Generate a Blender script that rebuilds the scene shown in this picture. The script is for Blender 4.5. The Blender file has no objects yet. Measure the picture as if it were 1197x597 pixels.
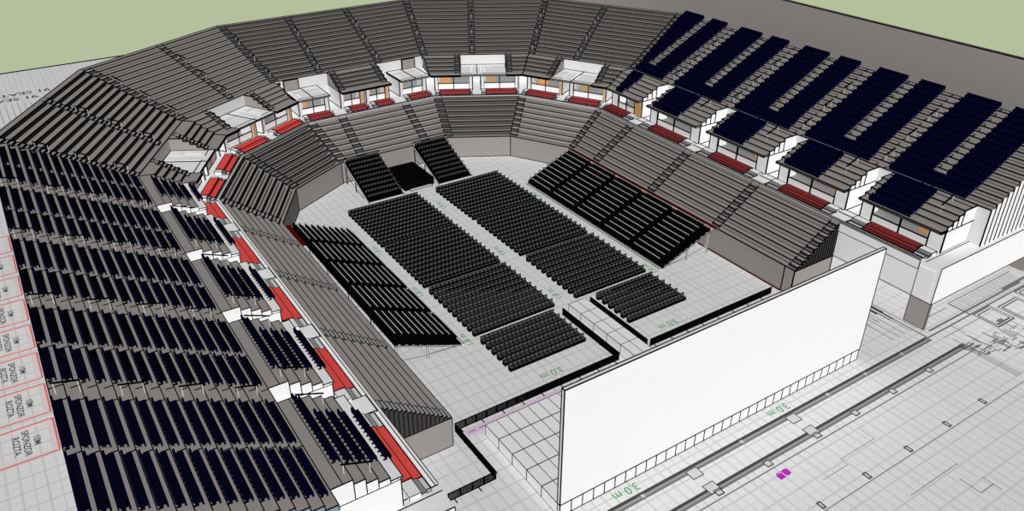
import bpy, math, random
import numpy as np
from mathutils import Matrix, Vector
random.seed(7)
sc = bpy.context.scene
col = sc.collection
# ------------------------------------------------------------------ camera
cam = bpy.data.cameras.new('camera'); cam.sensor_width = 36.0
cam.lens = 36.0*947.0/1197.0; cam.clip_end = 1500
camo = bpy.data.objects.new('camera', cam); col.objects.link(camo)
XA = Vector((0.83652054, -0.27692044, 0.47280911))      # world x, y, z axes seen in camera space (right, down, forward)
YA = Vector((-0.54793557, -0.42276803, 0.72182672))
ZA = Vector((0.0, -0.8628918, -0.5053887))
M3 = Matrix(((XA[0], -XA[1], -XA[2]), (YA[0], -YA[1], -YA[2]), (ZA[0], -ZA[1], -ZA[2])))
camo.matrix_world = Matrix.Translation((0, 0, 54.0)) @ M3.to_4x4()
sc.camera = camo
sc.view_settings.view_transform = 'Standard'; sc.view_settings.look = 'None'
sc.view_settings.exposure = 0.0; sc.view_settings.gamma = 1.0
sc.view_settings.use_curve_mapping = False
# ------------------------------------------------------------------ world: green land below the horizon, pale sky above it
w = bpy.data.worlds.new('world'); sc.world = w; w.use_nodes = True
nt = w.node_tree; nt.nodes.clear()
o_ = nt.nodes.new('ShaderNodeOutputWorld'); bg = nt.nodes.new('ShaderNodeBackground')
tc = nt.nodes.new('ShaderNodeTexCoord'); sp = nt.nodes.new('ShaderNodeSeparateXYZ')
mr = nt.nodes.new('ShaderNodeMapRange'); mr.inputs[1].default_value = -0.02; mr.inputs[2].default_value = 0.02
mx = nt.nodes.new('ShaderNodeMix'); mx.data_type = 'RGBA'
mx.inputs[6].default_value = (0.463, 0.522, 0.342, 1); mx.inputs[7].default_value = (0.05, 0.05, 0.05, 1)
nt.links.new(tc.outputs['Generated'], sp.inputs[0]); nt.links.new(sp.outputs[2], mr.inputs[0])
nt.links.new(mr.outputs[0], mx.inputs[0]); nt.links.new(mx.outputs[2], bg.inputs[0]); nt.links.new(bg.outputs[0], o_.inputs[0])
bg.inputs[1].default_value = 1.0
# ------------------------------------------------------------------ sun (soft, shadowless daylight)
sun = bpy.data.lights.new('sun', 'SUN'); sun.energy = 3.55; sun.angle = 0.02; sun.use_shadow = False
suno = bpy.data.objects.new('sun', sun); col.objects.link(suno)
suno.rotation_euler = Vector((-0.47, -0.80, 0.60)).to_track_quat('Z', 'Y').to_euler()
suno.location = (20, 0, 90)

# ------------------------------------------------------------------ materials
def srgb(r, g, b):
    f = lambda c: (c/255/12.92) if c/255 <= 0.04045 else ((c/255+0.055)/1.055)**2.4
    return (f(r), f(g), f(b), 1)
MATS = {}
def mat(name, c, rough=1.0, spec=0.0, var=0.0):
    m = bpy.data.materials.new(name); m.use_nodes = True
    b = m.node_tree.nodes['Principled BSDF']; b.inputs['Base Color'].default_value = c
    b.inputs['Roughness'].default_value = rough; b.inputs['Specular IOR Level'].default_value = spec
    if var:
        n = m.node_tree.nodes; l = m.node_tree.links
        t = n.new('ShaderNodeTexCoord'); z = n.new('ShaderNodeTexNoise'); z.inputs['Scale'].default_value = 0.7
        r = n.new('ShaderNodeMapRange'); r.inputs[3].default_value = 1-var; r.inputs[4].default_value = 1+var
        h = n.new('ShaderNodeHueSaturation'); h.inputs['Color'].default_value = c
        l.new(t.outputs['Object'], z.inputs['Vector']); l.new(z.outputs[0], r.inputs[0]); l.new(r.outputs[0], h.inputs['Value']); l.new(h.outputs[0], b.inputs['Base Color'])
    MATS[name] = m; return m
def g(v, k=(1, 1, 1)): return (v*k[0], v*k[1], v*k[2], 1)
WARM = (1.06, 0.98, 0.94)
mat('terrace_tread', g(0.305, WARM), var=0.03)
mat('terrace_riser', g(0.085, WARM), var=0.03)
mat('blue_grey', srgb(134, 146, 156))
mat('side_riser', g(0.30, WARM), var=0.03)
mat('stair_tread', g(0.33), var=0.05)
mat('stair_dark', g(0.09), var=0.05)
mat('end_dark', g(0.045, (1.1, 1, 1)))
mat('pit_wall', g(0.27, WARM), var=0.02)
mat('line', g(0.0015))
mat('white', g(0.83), var=0.01)
mat('white_floor', g(0.87), var=0.01)
mat('light_panel', g(0.66))
mat('grey_room', g(0.27, (0.98, 1, 1)))
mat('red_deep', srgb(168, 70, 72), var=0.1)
mat('seat_stone', g(0.25, WARM))
mat('dark_room', g(0.10))
mat('orange_wood', srgb(205, 150, 95))
mat('tan_wood', srgb(170, 145, 115))
mat('red', srgb(228, 82, 78), var=0.12)
mat('red_dark', srgb(95, 10, 12))
mat('red_pale', srgb(215, 170, 165))
mat('navy', (0.0022, 0.0022, 0.026, 1))
mat('navy_dark', (0.0012, 0.0012, 0.0095, 1))
mat('black', g(0.0025))
mat('chair_grey', g(0.085))
mat('chair_seat', g(0.060))
mat('steel', g(0.62))
mat('post_white', g(0.75))
mat('bleacher_tread', g(0.55))
mat('purple', srgb(226, 205, 226))
mat('purple_dark', srgb(170, 140, 172))
mat('magenta', srgb(190, 45, 190))
mat('green_ink', srgb(120, 170, 130))
mat('ink', srgb(75, 75, 75))
mat('ink_soft', srgb(122, 122, 122))
mat('ink_pale', srgb(160, 160, 160))
mat('ink_red', srgb(222, 120, 118))
mat('ink_pink', srgb(238, 214, 212))
mat('back_wall', g(0.33, WARM))
# floor plan sheet: pale grey with ruled grid
gm = bpy.data.materials.new('ruled_ground'); gm.use_nodes = True
n = gm.node_tree.nodes; l = gm.node_tree.links; b = n['Principled BSDF']
b.inputs['Roughness'].default_value = 1; b.inputs['Specular IOR Level'].default_value = 0
t = n.new('ShaderNodeTexCoord'); s_ = n.new('ShaderNodeSeparateXYZ'); l.new(t.outputs['Object'], s_.inputs[0])
def gridline(axis, pitch, width, off=0.0):
    a = n.new('ShaderNodeMath'); a.operation = 'MULTIPLY_ADD'; a.inputs[1].default_value = 1/pitch; a.inputs[2].default_value = 0.5 - off/pitch
    l.new(s_.outputs[axis], a.inputs[0])
    f = n.new('ShaderNodeMath'); f.operation = 'FRACT'; l.new(a.outputs[0], f.inputs[0])
    d = n.new('ShaderNodeMath'); d.operation = 'SUBTRACT'; d.inputs[1].default_value = 0.5; l.new(f.outputs[0], d.inputs[0])
    e = n.new('ShaderNodeMath'); e.operation = 'ABSOLUTE'; l.new(d.outputs[0], e.inputs[0])
    r = n.new('ShaderNodeMapRange'); r.interpolation_type = 'SMOOTHSTEP'
    r.inputs[1].default_value = 0; r.inputs[2].default_value = width/pitch; r.inputs[3].default_value = 1; r.inputs[4].default_value = 0
    l.new(e.outputs[0], r.inputs[0]); return r.outputs[0]
acc = None
for ax, pi_, wd, off, st in ((0, 2.06, .15, 0.1, .26), (0, 1.03, .12, 0.1, .20), (1, 2.05, .15, 0.4, .28), (1, 1.025, .11, 0.4, .10), (0, 6.2, .2, 3.2, .18)):
    q = n.new('ShaderNodeMath'); q.operation = 'MULTIPLY'; q.inputs[1].default_value = st; l.new(gridline(ax, pi_, wd, off), q.inputs[0])
    if acc is None: acc = q.outputs[0]
    else:
        m_ = n.new('ShaderNodeMath'); m_.operation = 'MAXIMUM'; l.new(acc, m_.inputs[0]); l.new(q.outputs[0], m_.inputs[1]); acc = m_.outputs[0]
mm = n.new('ShaderNodeMix'); mm.data_type = 'RGBA'; mm.inputs[6].default_value = g(0.80); mm.inputs[7].default_value = g(0.12, (1, 1.03, 1.0))
l.new(acc, mm.inputs[0]); l.new(mm.outputs[2], b.inputs['Base Color'])
MATS['ground'] = gm

# ------------------------------------------------------------------ mesh builder
class MB:
    def __init__(s): s.v = []; s.f = []; s.m = []; s.mats = []
    def mi(s, m):
        if m not in s.mats: s.mats.append(m)
        return s.mats.index(m)
    def poly(s, pts, m):
        k = len(s.v); s.v += [tuple(p) for p in pts]; s.f.append(tuple(range(k, k+len(pts)))); s.m.append(s.mi(m))
    def box(s, x0, y0, z0, x1, y1, z1, m, F=None, top=None, edge=0):
        P = (lambda a, b_, c: (a, b_, c)) if F is None else F.P
        k = len(s.v)
        s.v += [P(x0, y0, z0), P(x1, y0, z0), P(x1, y1, z0), P(x0, y1, z0), P(x0, y0, z1), P(x1, y0, z1), P(x1, y1, z1), P(x0, y1, z1)]
        i = s.mi(m); tt = s.mi(top) if top else i
        s.f += [(k, k+3, k+2, k+1), (k+4, k+5, k+6, k+7), (k, k+1, k+5, k+4), (k+1, k+2, k+6, k+5), (k+2, k+3, k+7, k+6), (k+3, k, k+4, k+7)]
        s.m += [i, tt, i, i, i, i]
        if edge:
            c = [s.v[k+j] for j in range(8)]
            for a, b_ in ((0, 1), (1, 2), (2, 3), (3, 0), (4, 5), (5, 6), (6, 7), (7, 4), (0, 4), (1, 5), (2, 6), (3, 7)): s.edge(c[a], c[b_], edge)
    def edge(s, p, q, w=0.08, m='line'):
        p = Vector(p); q = Vector(q); d = q-p
        if d.length < 1e-4: return
        d.normalize(); up = Vector((0, 0, 1)) if abs(d.z) < 0.9 else Vector((0, 1, 0))
        a = d.cross(up).normalized()*w/2; c = d.cross(a).normalized()*w/2
        k = len(s.v)
        for e in (p, q):
            for x, y in ((1, 1), (-1, 1), (-1, -1), (1, -1)): s.v.append(tuple(e+a*x+c*y))
        i = s.mi(m)
        for j in range(4): s.f.append((k+j, k+(j+1) % 4, k+4+(j+1) % 4, k+4+j)); s.m.append(i)
        s.f += [(k+3, k+2, k+1, k), (k+4, k+5, k+6, k+7)]; s.m += [i, i]
    def bar(s, p, q, w, m): s.edge(p, q, w, m)
    def mesh(s, name):
        me = bpy.data.meshes.new(name); me.from_pydata(s.v, [], s.f)
        for m in s.mats: me.materials.append(MATS[m])
        me.polygons.foreach_set('material_index', s.m); me.update(); return me
    def obj(s, name, parent=None):
        ob = bpy.data.objects.new(name, s.mesh(name)); col.objects.link(ob)
        if parent: ob.parent = parent
        return ob
def tag(o, label, cat, group=None, kind=None):
    if len(label.split()) > 16: print('LONG', o.name, label)
    if kind == 'structure': o['kind'] = kind
    elif kind: o['kind'] = kind
    o['label'] = label
    if cat: o['category'] = cat
    if group: o['group'] = group
    return o
def empty(name, loc=(0, 0, 0), rz=0):
    o = bpy.data.objects.new(name, None); col.objects.link(o); o.location = loc; o.rotation_euler = (0, 0, rz); o.empty_display_size = 0.2; return o
def recentre(o):
    # move an object's origin to its own base centre
    vs = [v.co for v in o.data.vertices]
    mn = Vector((min(v[i] for v in vs) for i in range(3))); mxx = Vector((max(v[i] for v in vs) for i in range(3)))
    c = Vector(((mn.x+mxx.x)/2, (mn.y+mxx.y)/2, mn.z)); o.data.transform(Matrix.Translation(-c)); o.location = c
ONES = ['', 'first', 'second', 'third', 'fourth', 'fifth', 'sixth', 'seventh', 'eighth', 'ninth', 'tenth', 'eleventh', 'twelfth', 'thirteenth', 'fourteenth', 'fifteenth', 'sixteenth', 'seventeenth', 'eighteenth', 'nineteenth']
def nth(k):
    if k < 20: return ONES[k]
    T = {2: 'twent', 3: 'thirt', 4: 'fort', 5: 'fift', 6: 'sixt', 7: 'sevent', 8: 'eight', 9: 'ninet'}[k//10]
    return T+'ieth' if k % 10 == 0 else T+'y-'+ONES[k % 10]

T15 = math.tan(math.radians(15))
V = [(26.5, 95.8), (31.65, 104.8), (40.75, 110.05), (59.25, 110.05), (68.35, 104.8), (73.5, 95.8)]
class Frame:
    def __init__(s, a, u, n, name, lo=None, hi=None, half=None):
        s.a, s.u, s.n, s.name = a, u, n, name
        if half is None: s.lo = lo; s.hi = hi
        else: s.lo = lambda d: -(half+d*T15); s.hi = lambda d: half+d*T15
        s.half = half
    def P(s, t, d, z): return (s.a[0]+s.u[0]*t+s.n[0]*d, s.a[1]+s.u[1]*t+s.n[1]*d, z)
FR = {}
FR['L'] = Frame((26.5, 0), (0, 1), (-1, 0), 'left side', lambda d: 50.56, lambda d: 95.8+d*T15)
FR['R'] = Frame((73.5, 0), (0, 1), (1, 0), 'right side', lambda d: 50.56, lambda d: 95.8+d*T15)
NAM = ['left outer corner', 'left inner corner', 'rear', 'right inner corner', 'right outer corner']
for k in range(5):
    a, b_ = V[k], V[k+1]; L = math.hypot(b_[0]-a[0], b_[1]-a[1]); u = ((b_[0]-a[0])/L, (b_[1]-a[1])/L)
    FR[k] = Frame(((a[0]+b_[0])/2, (a[1]+b_[1])/2), u, (-u[1], u[0]), NAM[k], half=L/2)
KEYS = ['L', 0, 1, 2, 3, 4, 'R']
SIDE = ('L', 'R')
DIST = {'L': 70, 'R': 105, 0: 120, 1: 130, 2: 130, 3: 130, 4: 120}
EW = {'L': 0.075, 'R': 0.135, 0: 0.12, 1: 0.13, 2: 0.13, 3: 0.13, 4: 0.13}

# ------------------------------------------------------------------ structure: ground, beams, walls
mb = MB(); mb.box(-70, -12, -0.3, 195.3, 200.8, 0, 'ground'); mb.edge((-70, 200.8, 0), (195.3, 200.8, 0), .32); mb.edge((195.3, -12, 0), (195.3, 200.8, 0), .3)
gr = mb.obj('floor'); gr['kind'] = 'structure'; gr['label'] = 'pale grey ruled ground under the whole stadium'
mb = MB(); mb.box(106.6, -5, 0, 107.1, 205, 24.42, 'back_wall'); mb.edge((106.6, -5, 24.42), (106.6, 205, 24.42), .16)
ob = mb.obj('wall_right'); ob['kind'] = 'structure'; ob['label'] = 'plain grey wall behind the right stand'
# front beam right and its fin
def front_beam(sx, x0, x1, nm):
    mb = MB(); xa, xb = min(x0, x1), max(x0, x1)
    mb.box(xa, 37.4, 3.44, xb, 37.9, 8.07, 'white'); mb.box(xa, 37.9, 7.5, xb, 39.98, 8.07, 'white_floor')
    for y, z in ((37.4, 8.07), (37.4, 3.44), (39.3, 8.08), (39.98, 8.09)): mb.edge((xa, y, z), (xb, y, z), .08)
    mb.edge((x0, 37.4, 3.44), (x0, 37.4, 8.07), .08)
    ob = mb.obj(nm); ob['kind'] = 'structure'; return ob
front_beam(1, 80.5, 102.7, 'wall_front_right')
front_beam(-1, 19.5, -2.7, 'wall_front_left')
for x, s, nm in ((80.5, 1, 'wall_promenade_right'), (19.5, -1, 'wall_promenade_left')):
    mb = MB(); xo = x+s*0.3
    mb.box(min(x, xo), 37.92, 3.44, max(x, xo), 50.55, 7.38, 'white')
    mb.box(min(x, xo), 37.42, 0, max(x, xo), 39.9, 3.43, 'back_wall', edge=.07)
    if s > 0: mb.box(80.42, 39.9, 6.9, 80.5, 50.56, 8.0, 'white', edge=.07)
    mb.edge((x, 37.4, 3.44), (x, 50.6, 3.44), .08); mb.edge((x, 39.9, 3.44), (x, 39.9, 8), .07); mb.edge((x, 50.56, 3.4), (x, 50.56, 8), .07)
    ob = mb.obj(nm); ob['kind'] = 'structure'

# ------------------------------------------------------------------ lower bowl terraces
NR = 8; RD = 6.96/NR; RH = 4.5/NR
def stair_run(F, c, w, ew, d_start, n_rows, z_start, rd, rh, name, parent, label, dark=True, skew=0.0, light=False):
    """half steps up an aisle centred at c (c may slide along the miter by skew per metre)"""
    mb = MB()
    for k in range(n_rows):
        for h in (0, 1):
            d0 = d_start + k*rd - rd*0.5 + h*rd*0.5; z = z_start + k*rh - rh*(0.5 if h == 0 else 0) + (0.02 if h else 0)
            if h == 1: continue
            cc = c + skew*d0
            zb = z_start+(k-1)*rh
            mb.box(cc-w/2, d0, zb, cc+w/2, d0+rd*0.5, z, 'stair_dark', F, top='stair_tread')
            for q in ((cc-w/2, d0, z, cc+w/2, d0, z), (cc-w/2, d0, zb, cc+w/2, d0, zb)):
                mb.edge(F.P(*q[:3]), F.P(*q[3:]), ew)
            for e in (-w/2, w/2):
                mb.edge(F.P(cc+e, d0, z), F.P(cc+e, d0+rd*.5, z), ew); mb.edge(F.P(cc+e, d0, zb), F.P(cc+e, d0, z), ew)
        cc = c + skew*(d_start+k*rd)
        for e in (-w/2, w/2): mb.edge(F.P(cc+e, d_start+k*rd, z_start+k*rh+.02), F.P(cc+e, d_start+k*rd+rd*.5, z_start+k*rh+.02), ew)
    o = mb.obj(name, parent)
    if label: o['label'] = label
    return o
LOWSTAIR = {'L': [51.2, 63.9, 76.9, 89.2], 'R': [51.2, 63.9, 76.6, 89.2], 2: [-5.6, 5.6], 0: [], 1: [], 3: [], 4: []}
for key in KEYS:
    F = FR[key]; ew = EW[key]; mb = MB()
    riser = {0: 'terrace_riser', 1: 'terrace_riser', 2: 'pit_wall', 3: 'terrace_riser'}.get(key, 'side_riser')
    for k in range(NR):
        d0, d1, z = k*RD, (k+1)*RD, 3.5+RH*k
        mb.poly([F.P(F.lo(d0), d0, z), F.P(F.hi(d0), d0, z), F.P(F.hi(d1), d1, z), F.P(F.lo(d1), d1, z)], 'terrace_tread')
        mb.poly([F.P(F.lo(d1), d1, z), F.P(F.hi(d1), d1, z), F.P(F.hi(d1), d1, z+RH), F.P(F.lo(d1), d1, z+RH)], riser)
        mb.edge(F.P(F.lo(d0), d0, z), F.P(F.hi(d0), d0, z), ew)
        if key != 'L': mb.edge(F.P(F.lo(d1), d1, z), F.P(F.hi(d1), d1, z), ew*.8)
        if key in (0, 1):   # low bench along each row
            e0, e1, zb = d0+.42, d0+.74, z+.20; q0, q1 = F.lo(e0)+1.0, F.hi(e0)-1.0
            mb.box(q0, e0, z, q1, e1, zb, 'terrace_riser', F, top='terrace_tread'); mb.edge(F.P(q0, e0, zb), F.P(q1, e0, zb), ew*.6)
        if key in SIDE:   # stepped dark end facing the stage
            y = 50.56
            for h in range(2):
                e0, e1 = d0+h*RD/2, d0+(h+1)*RD/2; zt = z + (RH/2)*(h)
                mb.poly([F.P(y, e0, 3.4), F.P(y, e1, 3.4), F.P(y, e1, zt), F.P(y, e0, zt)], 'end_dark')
                mb.edge(F.P(y, e1, 3.4), F.P(y, e1, zt), ew)
                mb.edge(F.P(y, e0, zt), F.P(y, e1, zt), ew)
    if key in SIDE: mb.edge(F.P(50.56, 0, 3.4), F.P(50.56, 6.96, 3.4), ew)
    root = mb.obj('lower_terrace')
    # pit wall as a part
    w = MB(); lo, hi = F.lo(0), F.hi(0)
    w.poly([F.P(lo, 0, 0), F.P(hi, 0, 0), F.P(hi, 0, 3.48), F.P(lo, 0, 3.48)], 'pit_wall')
    w.edge(F.P(lo, 0, 0.02), F.P(hi, 0, 0.02), ew); 
    if key in SIDE:
        w.poly([F.P(lo, 0, 0), F.P(lo, 6.96, 0), F.P(lo, 6.96, 3.4), F.P(lo, 0, 3.4)], 'pit_wall')
        w.poly([F.P(lo, 6.96, 0), F.P(hi, 6.96, 0), F.P(hi, 6.96, 7.9), F.P(lo, 6.96, 7.9)], 'pit_wall')
        w.edge(F.P(lo, 0, 0.02), F.P(lo, 6.96, 0.02), ew); w.edge(F.P(lo, 0, 0), F.P(lo, 0, 3.4), ew); w.edge(F.P(lo, 6.96, 0), F.P(lo, 6.96, 3.4), ew)
        if key == 'R': w.edge(F.P(52, 0, 0), F.P(52, 0, 3.5), ew)
    else:
        w.edge(F.P(lo, 0, 0), F.P(lo, 0, 3.5), ew)
    w.obj('pit_wall', root)
    tag(root, 'bare grey lower terrace of the %s, stepped above the pit wall' % F.name, 'terrace', 'lower terraces around the pit')
    for c in LOWSTAIR[key]:
        wd = 1.25 if key in SIDE else 1.25
        if c == 51.2: wd = 1.2
        stair_run(F, c, wd, ew*.9, 0.0+RD, NR, 3.5+RH, RD, RH, 'stair_flight', root, None)
    if key != 'L' : # corner stairs along the mitre at this section's low end
        s0 = F.half if F.half else None
        if s0: stair_run(F, -s0+0.45, 1.25, ew*.9, 0.0+RD, NR, 3.5+RH, RD, RH, 'stair_flight', root, None, skew=-T15)
        if key == 'R': stair_run(F, 95.3, 1.1, ew*.9, RD, NR, 3.5+RH, RD, RH, 'stair_flight', root, None, skew=T15)

# ------------------------------------------------------------------ promenades with curb
for key in KEYS:
    F = FR[key]; ew = EW[key]; mb = MB()
    lo = (lambda d: 40.0) if key in SIDE else F.lo; hi = F.hi
    d0, d1 = 6.97, 15.6
    for a, b_, z, m in ((d0, 7.25, 8.18, 'white_floor'), (7.25, d1, 7.98, 'white_floor')):
        mb.poly([F.P(lo(a), a, z), F.P(hi(a), a, z), F.P(hi(b_), b_, z), F.P(lo(b_), b_, z)], m)
    mb.poly([F.P(lo(7.25), 7.25, 7.98), F.P(hi(7.25), 7.25, 7.98), F.P(hi(7.25), 7.25, 8.18), F.P(lo(7.25), 7.25, 8.18)], 'white')
    mb.poly([F.P(lo(d0), d0, 7.4), F.P(hi(d0), d0, 7.4), F.P(hi(d0), d0, 8.18), F.P(lo(d0), d0, 8.18)], 'light_panel')
    for a, z in ((d0, 8.18), (7.25, 8.18), (7.55, 7.99)): mb.edge(F.P(lo(a), a, z), F.P(hi(a), a, z), ew*.8)
    if key in SIDE: mb.poly([F.P(40.0, d0, 7.4), F.P(40.0, d1, 7.4), F.P(40.0, d1, 7.98), F.P(40.0, d0, 7.98)], 'white')
    o = mb.obj('promenade'); tag(o, 'pale promenade slab with thin curb above the %s lower terrace' % F.name, 'walkway', 'promenades around the bowl')

# ------------------------------------------------------------------ hospitality suites, landings and red seating steps
SIDEBLK = [(39.6+12.7*k, 50.2+12.7*k) for k in range(4)] + [(90.4, None)]
def blocks(key):
    if key in SIDE:
        return [(a, (b_ if b_ else 97.6)) for a, b_ in SIDEBLK]
    if key == 2: return [(-11.3, -6.3), (-4.3, -0.2), (0.2, 4.3), (6.3, 11.3)]
    return [(-7.2, -0.7), (0.7, 7.2)]
ORD = ['nearest the stage', 'second from the stage', 'third from the stage', 'fourth from the stage', 'fifth from the stage']
ORC = {2: ['far left', 'centre left', 'centre right', 'far right'], 0: ['left', 'right'], 1: ['left', 'right'], 3: ['left', 'right'], 4: ['left', 'right']}
for key in KEYS:
    F = FR[key]; ew = EW[key]
    for i, (s0, s1) in enumerate(blocks(key)):
        side = key in SIDE
        where = ('%s, %s' % (F.name, ORD[i])) if side else ('%s section, %s one' % (F.name, ORC[key][i]))
        root = empty('hospitality_suite', F.P((s0+s1)/2, 12.5, 8.0)); inv = root.matrix_basis.inverted()
        def part(mbx, nm, par=root):
            o = mbx.obj(nm, par); o.data.transform(Matrix.Translation(-Vector(root.location))); return o
        zt = 10.9
        mb = MB()   # shell: side walls, back wall, near panel
        wm = 'white' if side else 'light_panel'
        mb.box(s0, (10.1 if side else 10.35), 8.0, s0+.2, 15.2, zt, wm, F); mb.box(s1-.2, (10.1 if side else 10.35), 8.0, s1, 15.2, zt, wm, F)
        mb.box(s0+.2, 13.4, 8.0, s1-.2, 13.6, zt, 'grey_room', F); mb.box(s0+.2, (10.5 if side else 10.85), 8.0, s1-.2, 13.4, 8.03, 'grey_room', F)  # back wall and floor slab toned darker, standing in for indoor shade
        pw = 1.8 if side else 0.55
        if side: mb.box(s1-1.5, 10.12, 8.0, s1-.2, 10.3, zt, 'white', F); mb.edge(F.P(s1-1.5, 10.1, 8.0), F.P(s1-1.5, 10.1, zt), ew)
        mb.box(s0+.2, (10.12 if side else 10.35), 8.0, s0+pw, (10.3 if side else 10.5), zt, 'orange_wood' if (side and i == 4) else ('white' if side else 'light_panel'), F)
        if not side: mb.box(s1-pw, 10.35, 8.0, s1-.2, 10.5, zt, 'orange_wood' if (key in (2,) and i in (1, 2)) or key in (1, 4) else 'light_panel', F)
        for e in (s0, s1): 
            mb.edge(F.P(e, (10.1 if side else 10.35), 8.0), F.P(e, (10.1 if side else 10.35), zt), ew*1.1)
            mb.edge(F.P(e, 10.35, 8.02), F.P(e, 15.2, 8.02), ew)
        part(mb, 'shell')
        mb = MB(); dw = 10.2 if side else 10.75   # window wall: sill panel, posts, head
        a0 = s0+pw; a1 = s1-1.5 if side else s1-pw
        mb.box(a0, dw, 8.0, a1, dw+.1, 9.05, 'white', F)
        part(mb, 'sill_panel')
        mb = MB()
        for e in (a0, (a0+a1)/2, a1): mb.edge(F.P(e, dw, 8.0), F.P(e, dw, zt), ew*(1.4 if side else 1.0))
        for z in (9.07, 8.02): mb.edge(F.P(a0, dw, z), F.P(a1, dw, z), ew)
        mb.edge(F.P(s0, 10.3, zt-.05), F.P(s1, 10.3, zt-.05), ew*1.2)
        part(mb, 'window_frame')
        mb = MB()
        mb.box(a0+.3, 13.1, 8.0, a0+.3+(a1-a0)*.35, 13.38, 10.4, 'tan_wood' if i % 2 else 'orange_wood', F)
        part(mb, 'cupboard')
        mb = MB(); mb.box(a0, dw+.15, 9.3, a0+.3, 13.1, zt, 'light_panel', F); part(mb, 'partition')
        tag(root, 'white hospitality suite under the deck, %s' % where, 'suite', 'hospitality suites on the promenade')
        # red seating step in front
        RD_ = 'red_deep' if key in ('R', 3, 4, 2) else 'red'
        r0, r1 = (s0+1.8, s1-2.1) if side else (s0+.9, s1-.5)
        if i == 4 and side: r1 = s1-.6
        mb = MB()
        mb.box(r0, 7.65, 7.98, r1, 8.45, 8.12, RD_, F, edge=ew*.7); mb.box(r0, 8.45, 7.98, r1, 9.55, 8.45, RD_, F, edge=ew*.7)
        if key == 'R':
            for d in (7.95, 8.2): mb.edge(F.P(r0, d, 8.14), F.P(r1, d, 8.14), .07)
            for d in (8.8, 9.15): mb.edge(F.P(r0, d, 8.47), F.P(r1, d, 8.47), .07)
        o = mb.obj('red_seating_step'); tag(o, 'red seating step on the promenade, %s' % where, 'seating step', 'red seating steps in front of the suites')
        for (q0, q1, sd_) in ((s0+.1, r0-.08, 'left'), (r1+.08, s1-.1, 'right')):
            if q1-q0 < .25: continue
            mb = MB(); sd_ = {'left': 'near end', 'right': 'far end'}[sd_] if side else sd_+' end'
            mb.box(q0, 7.65, 7.98, q1, 8.1, 8.08, 'light_panel', F, edge=ew*.6); mb.box(q0, 8.1, 7.98, q1, 8.55, 8.25, 'grey_room', F, edge=ew*.6); mb.box(q0, 8.55, 7.98, q1, 9.55, 8.42, 'white', F, edge=ew*.6)
            o = mb.obj('side_steps'); tag(o, 'small pale steps by red seating, %s, %s' % (sd_, where), 'steps', 'pale steps beside the red seating')
    if key in SIDE:
        for j, y in enumerate((51.3, 64.0, 76.7, 89.3)):
            mb = MB(); mb.box(y-1.15, 7.3, 7.98, y+1.15, 9.0, 8.14, 'white_floor', F, edge=ew); mb.box(y-1.15, 9.0, 7.98, y+1.15, 10.2, 8.1, 'white_floor', F, edge=ew*.8)
            o = mb.obj('landing_slab'); tag(o, 'pale landing slab at the head of the %s lower stairs, %s' % (F.name, ORD[j].replace(' one', '')), 'landing', 'landing slabs on the promenade')

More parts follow.
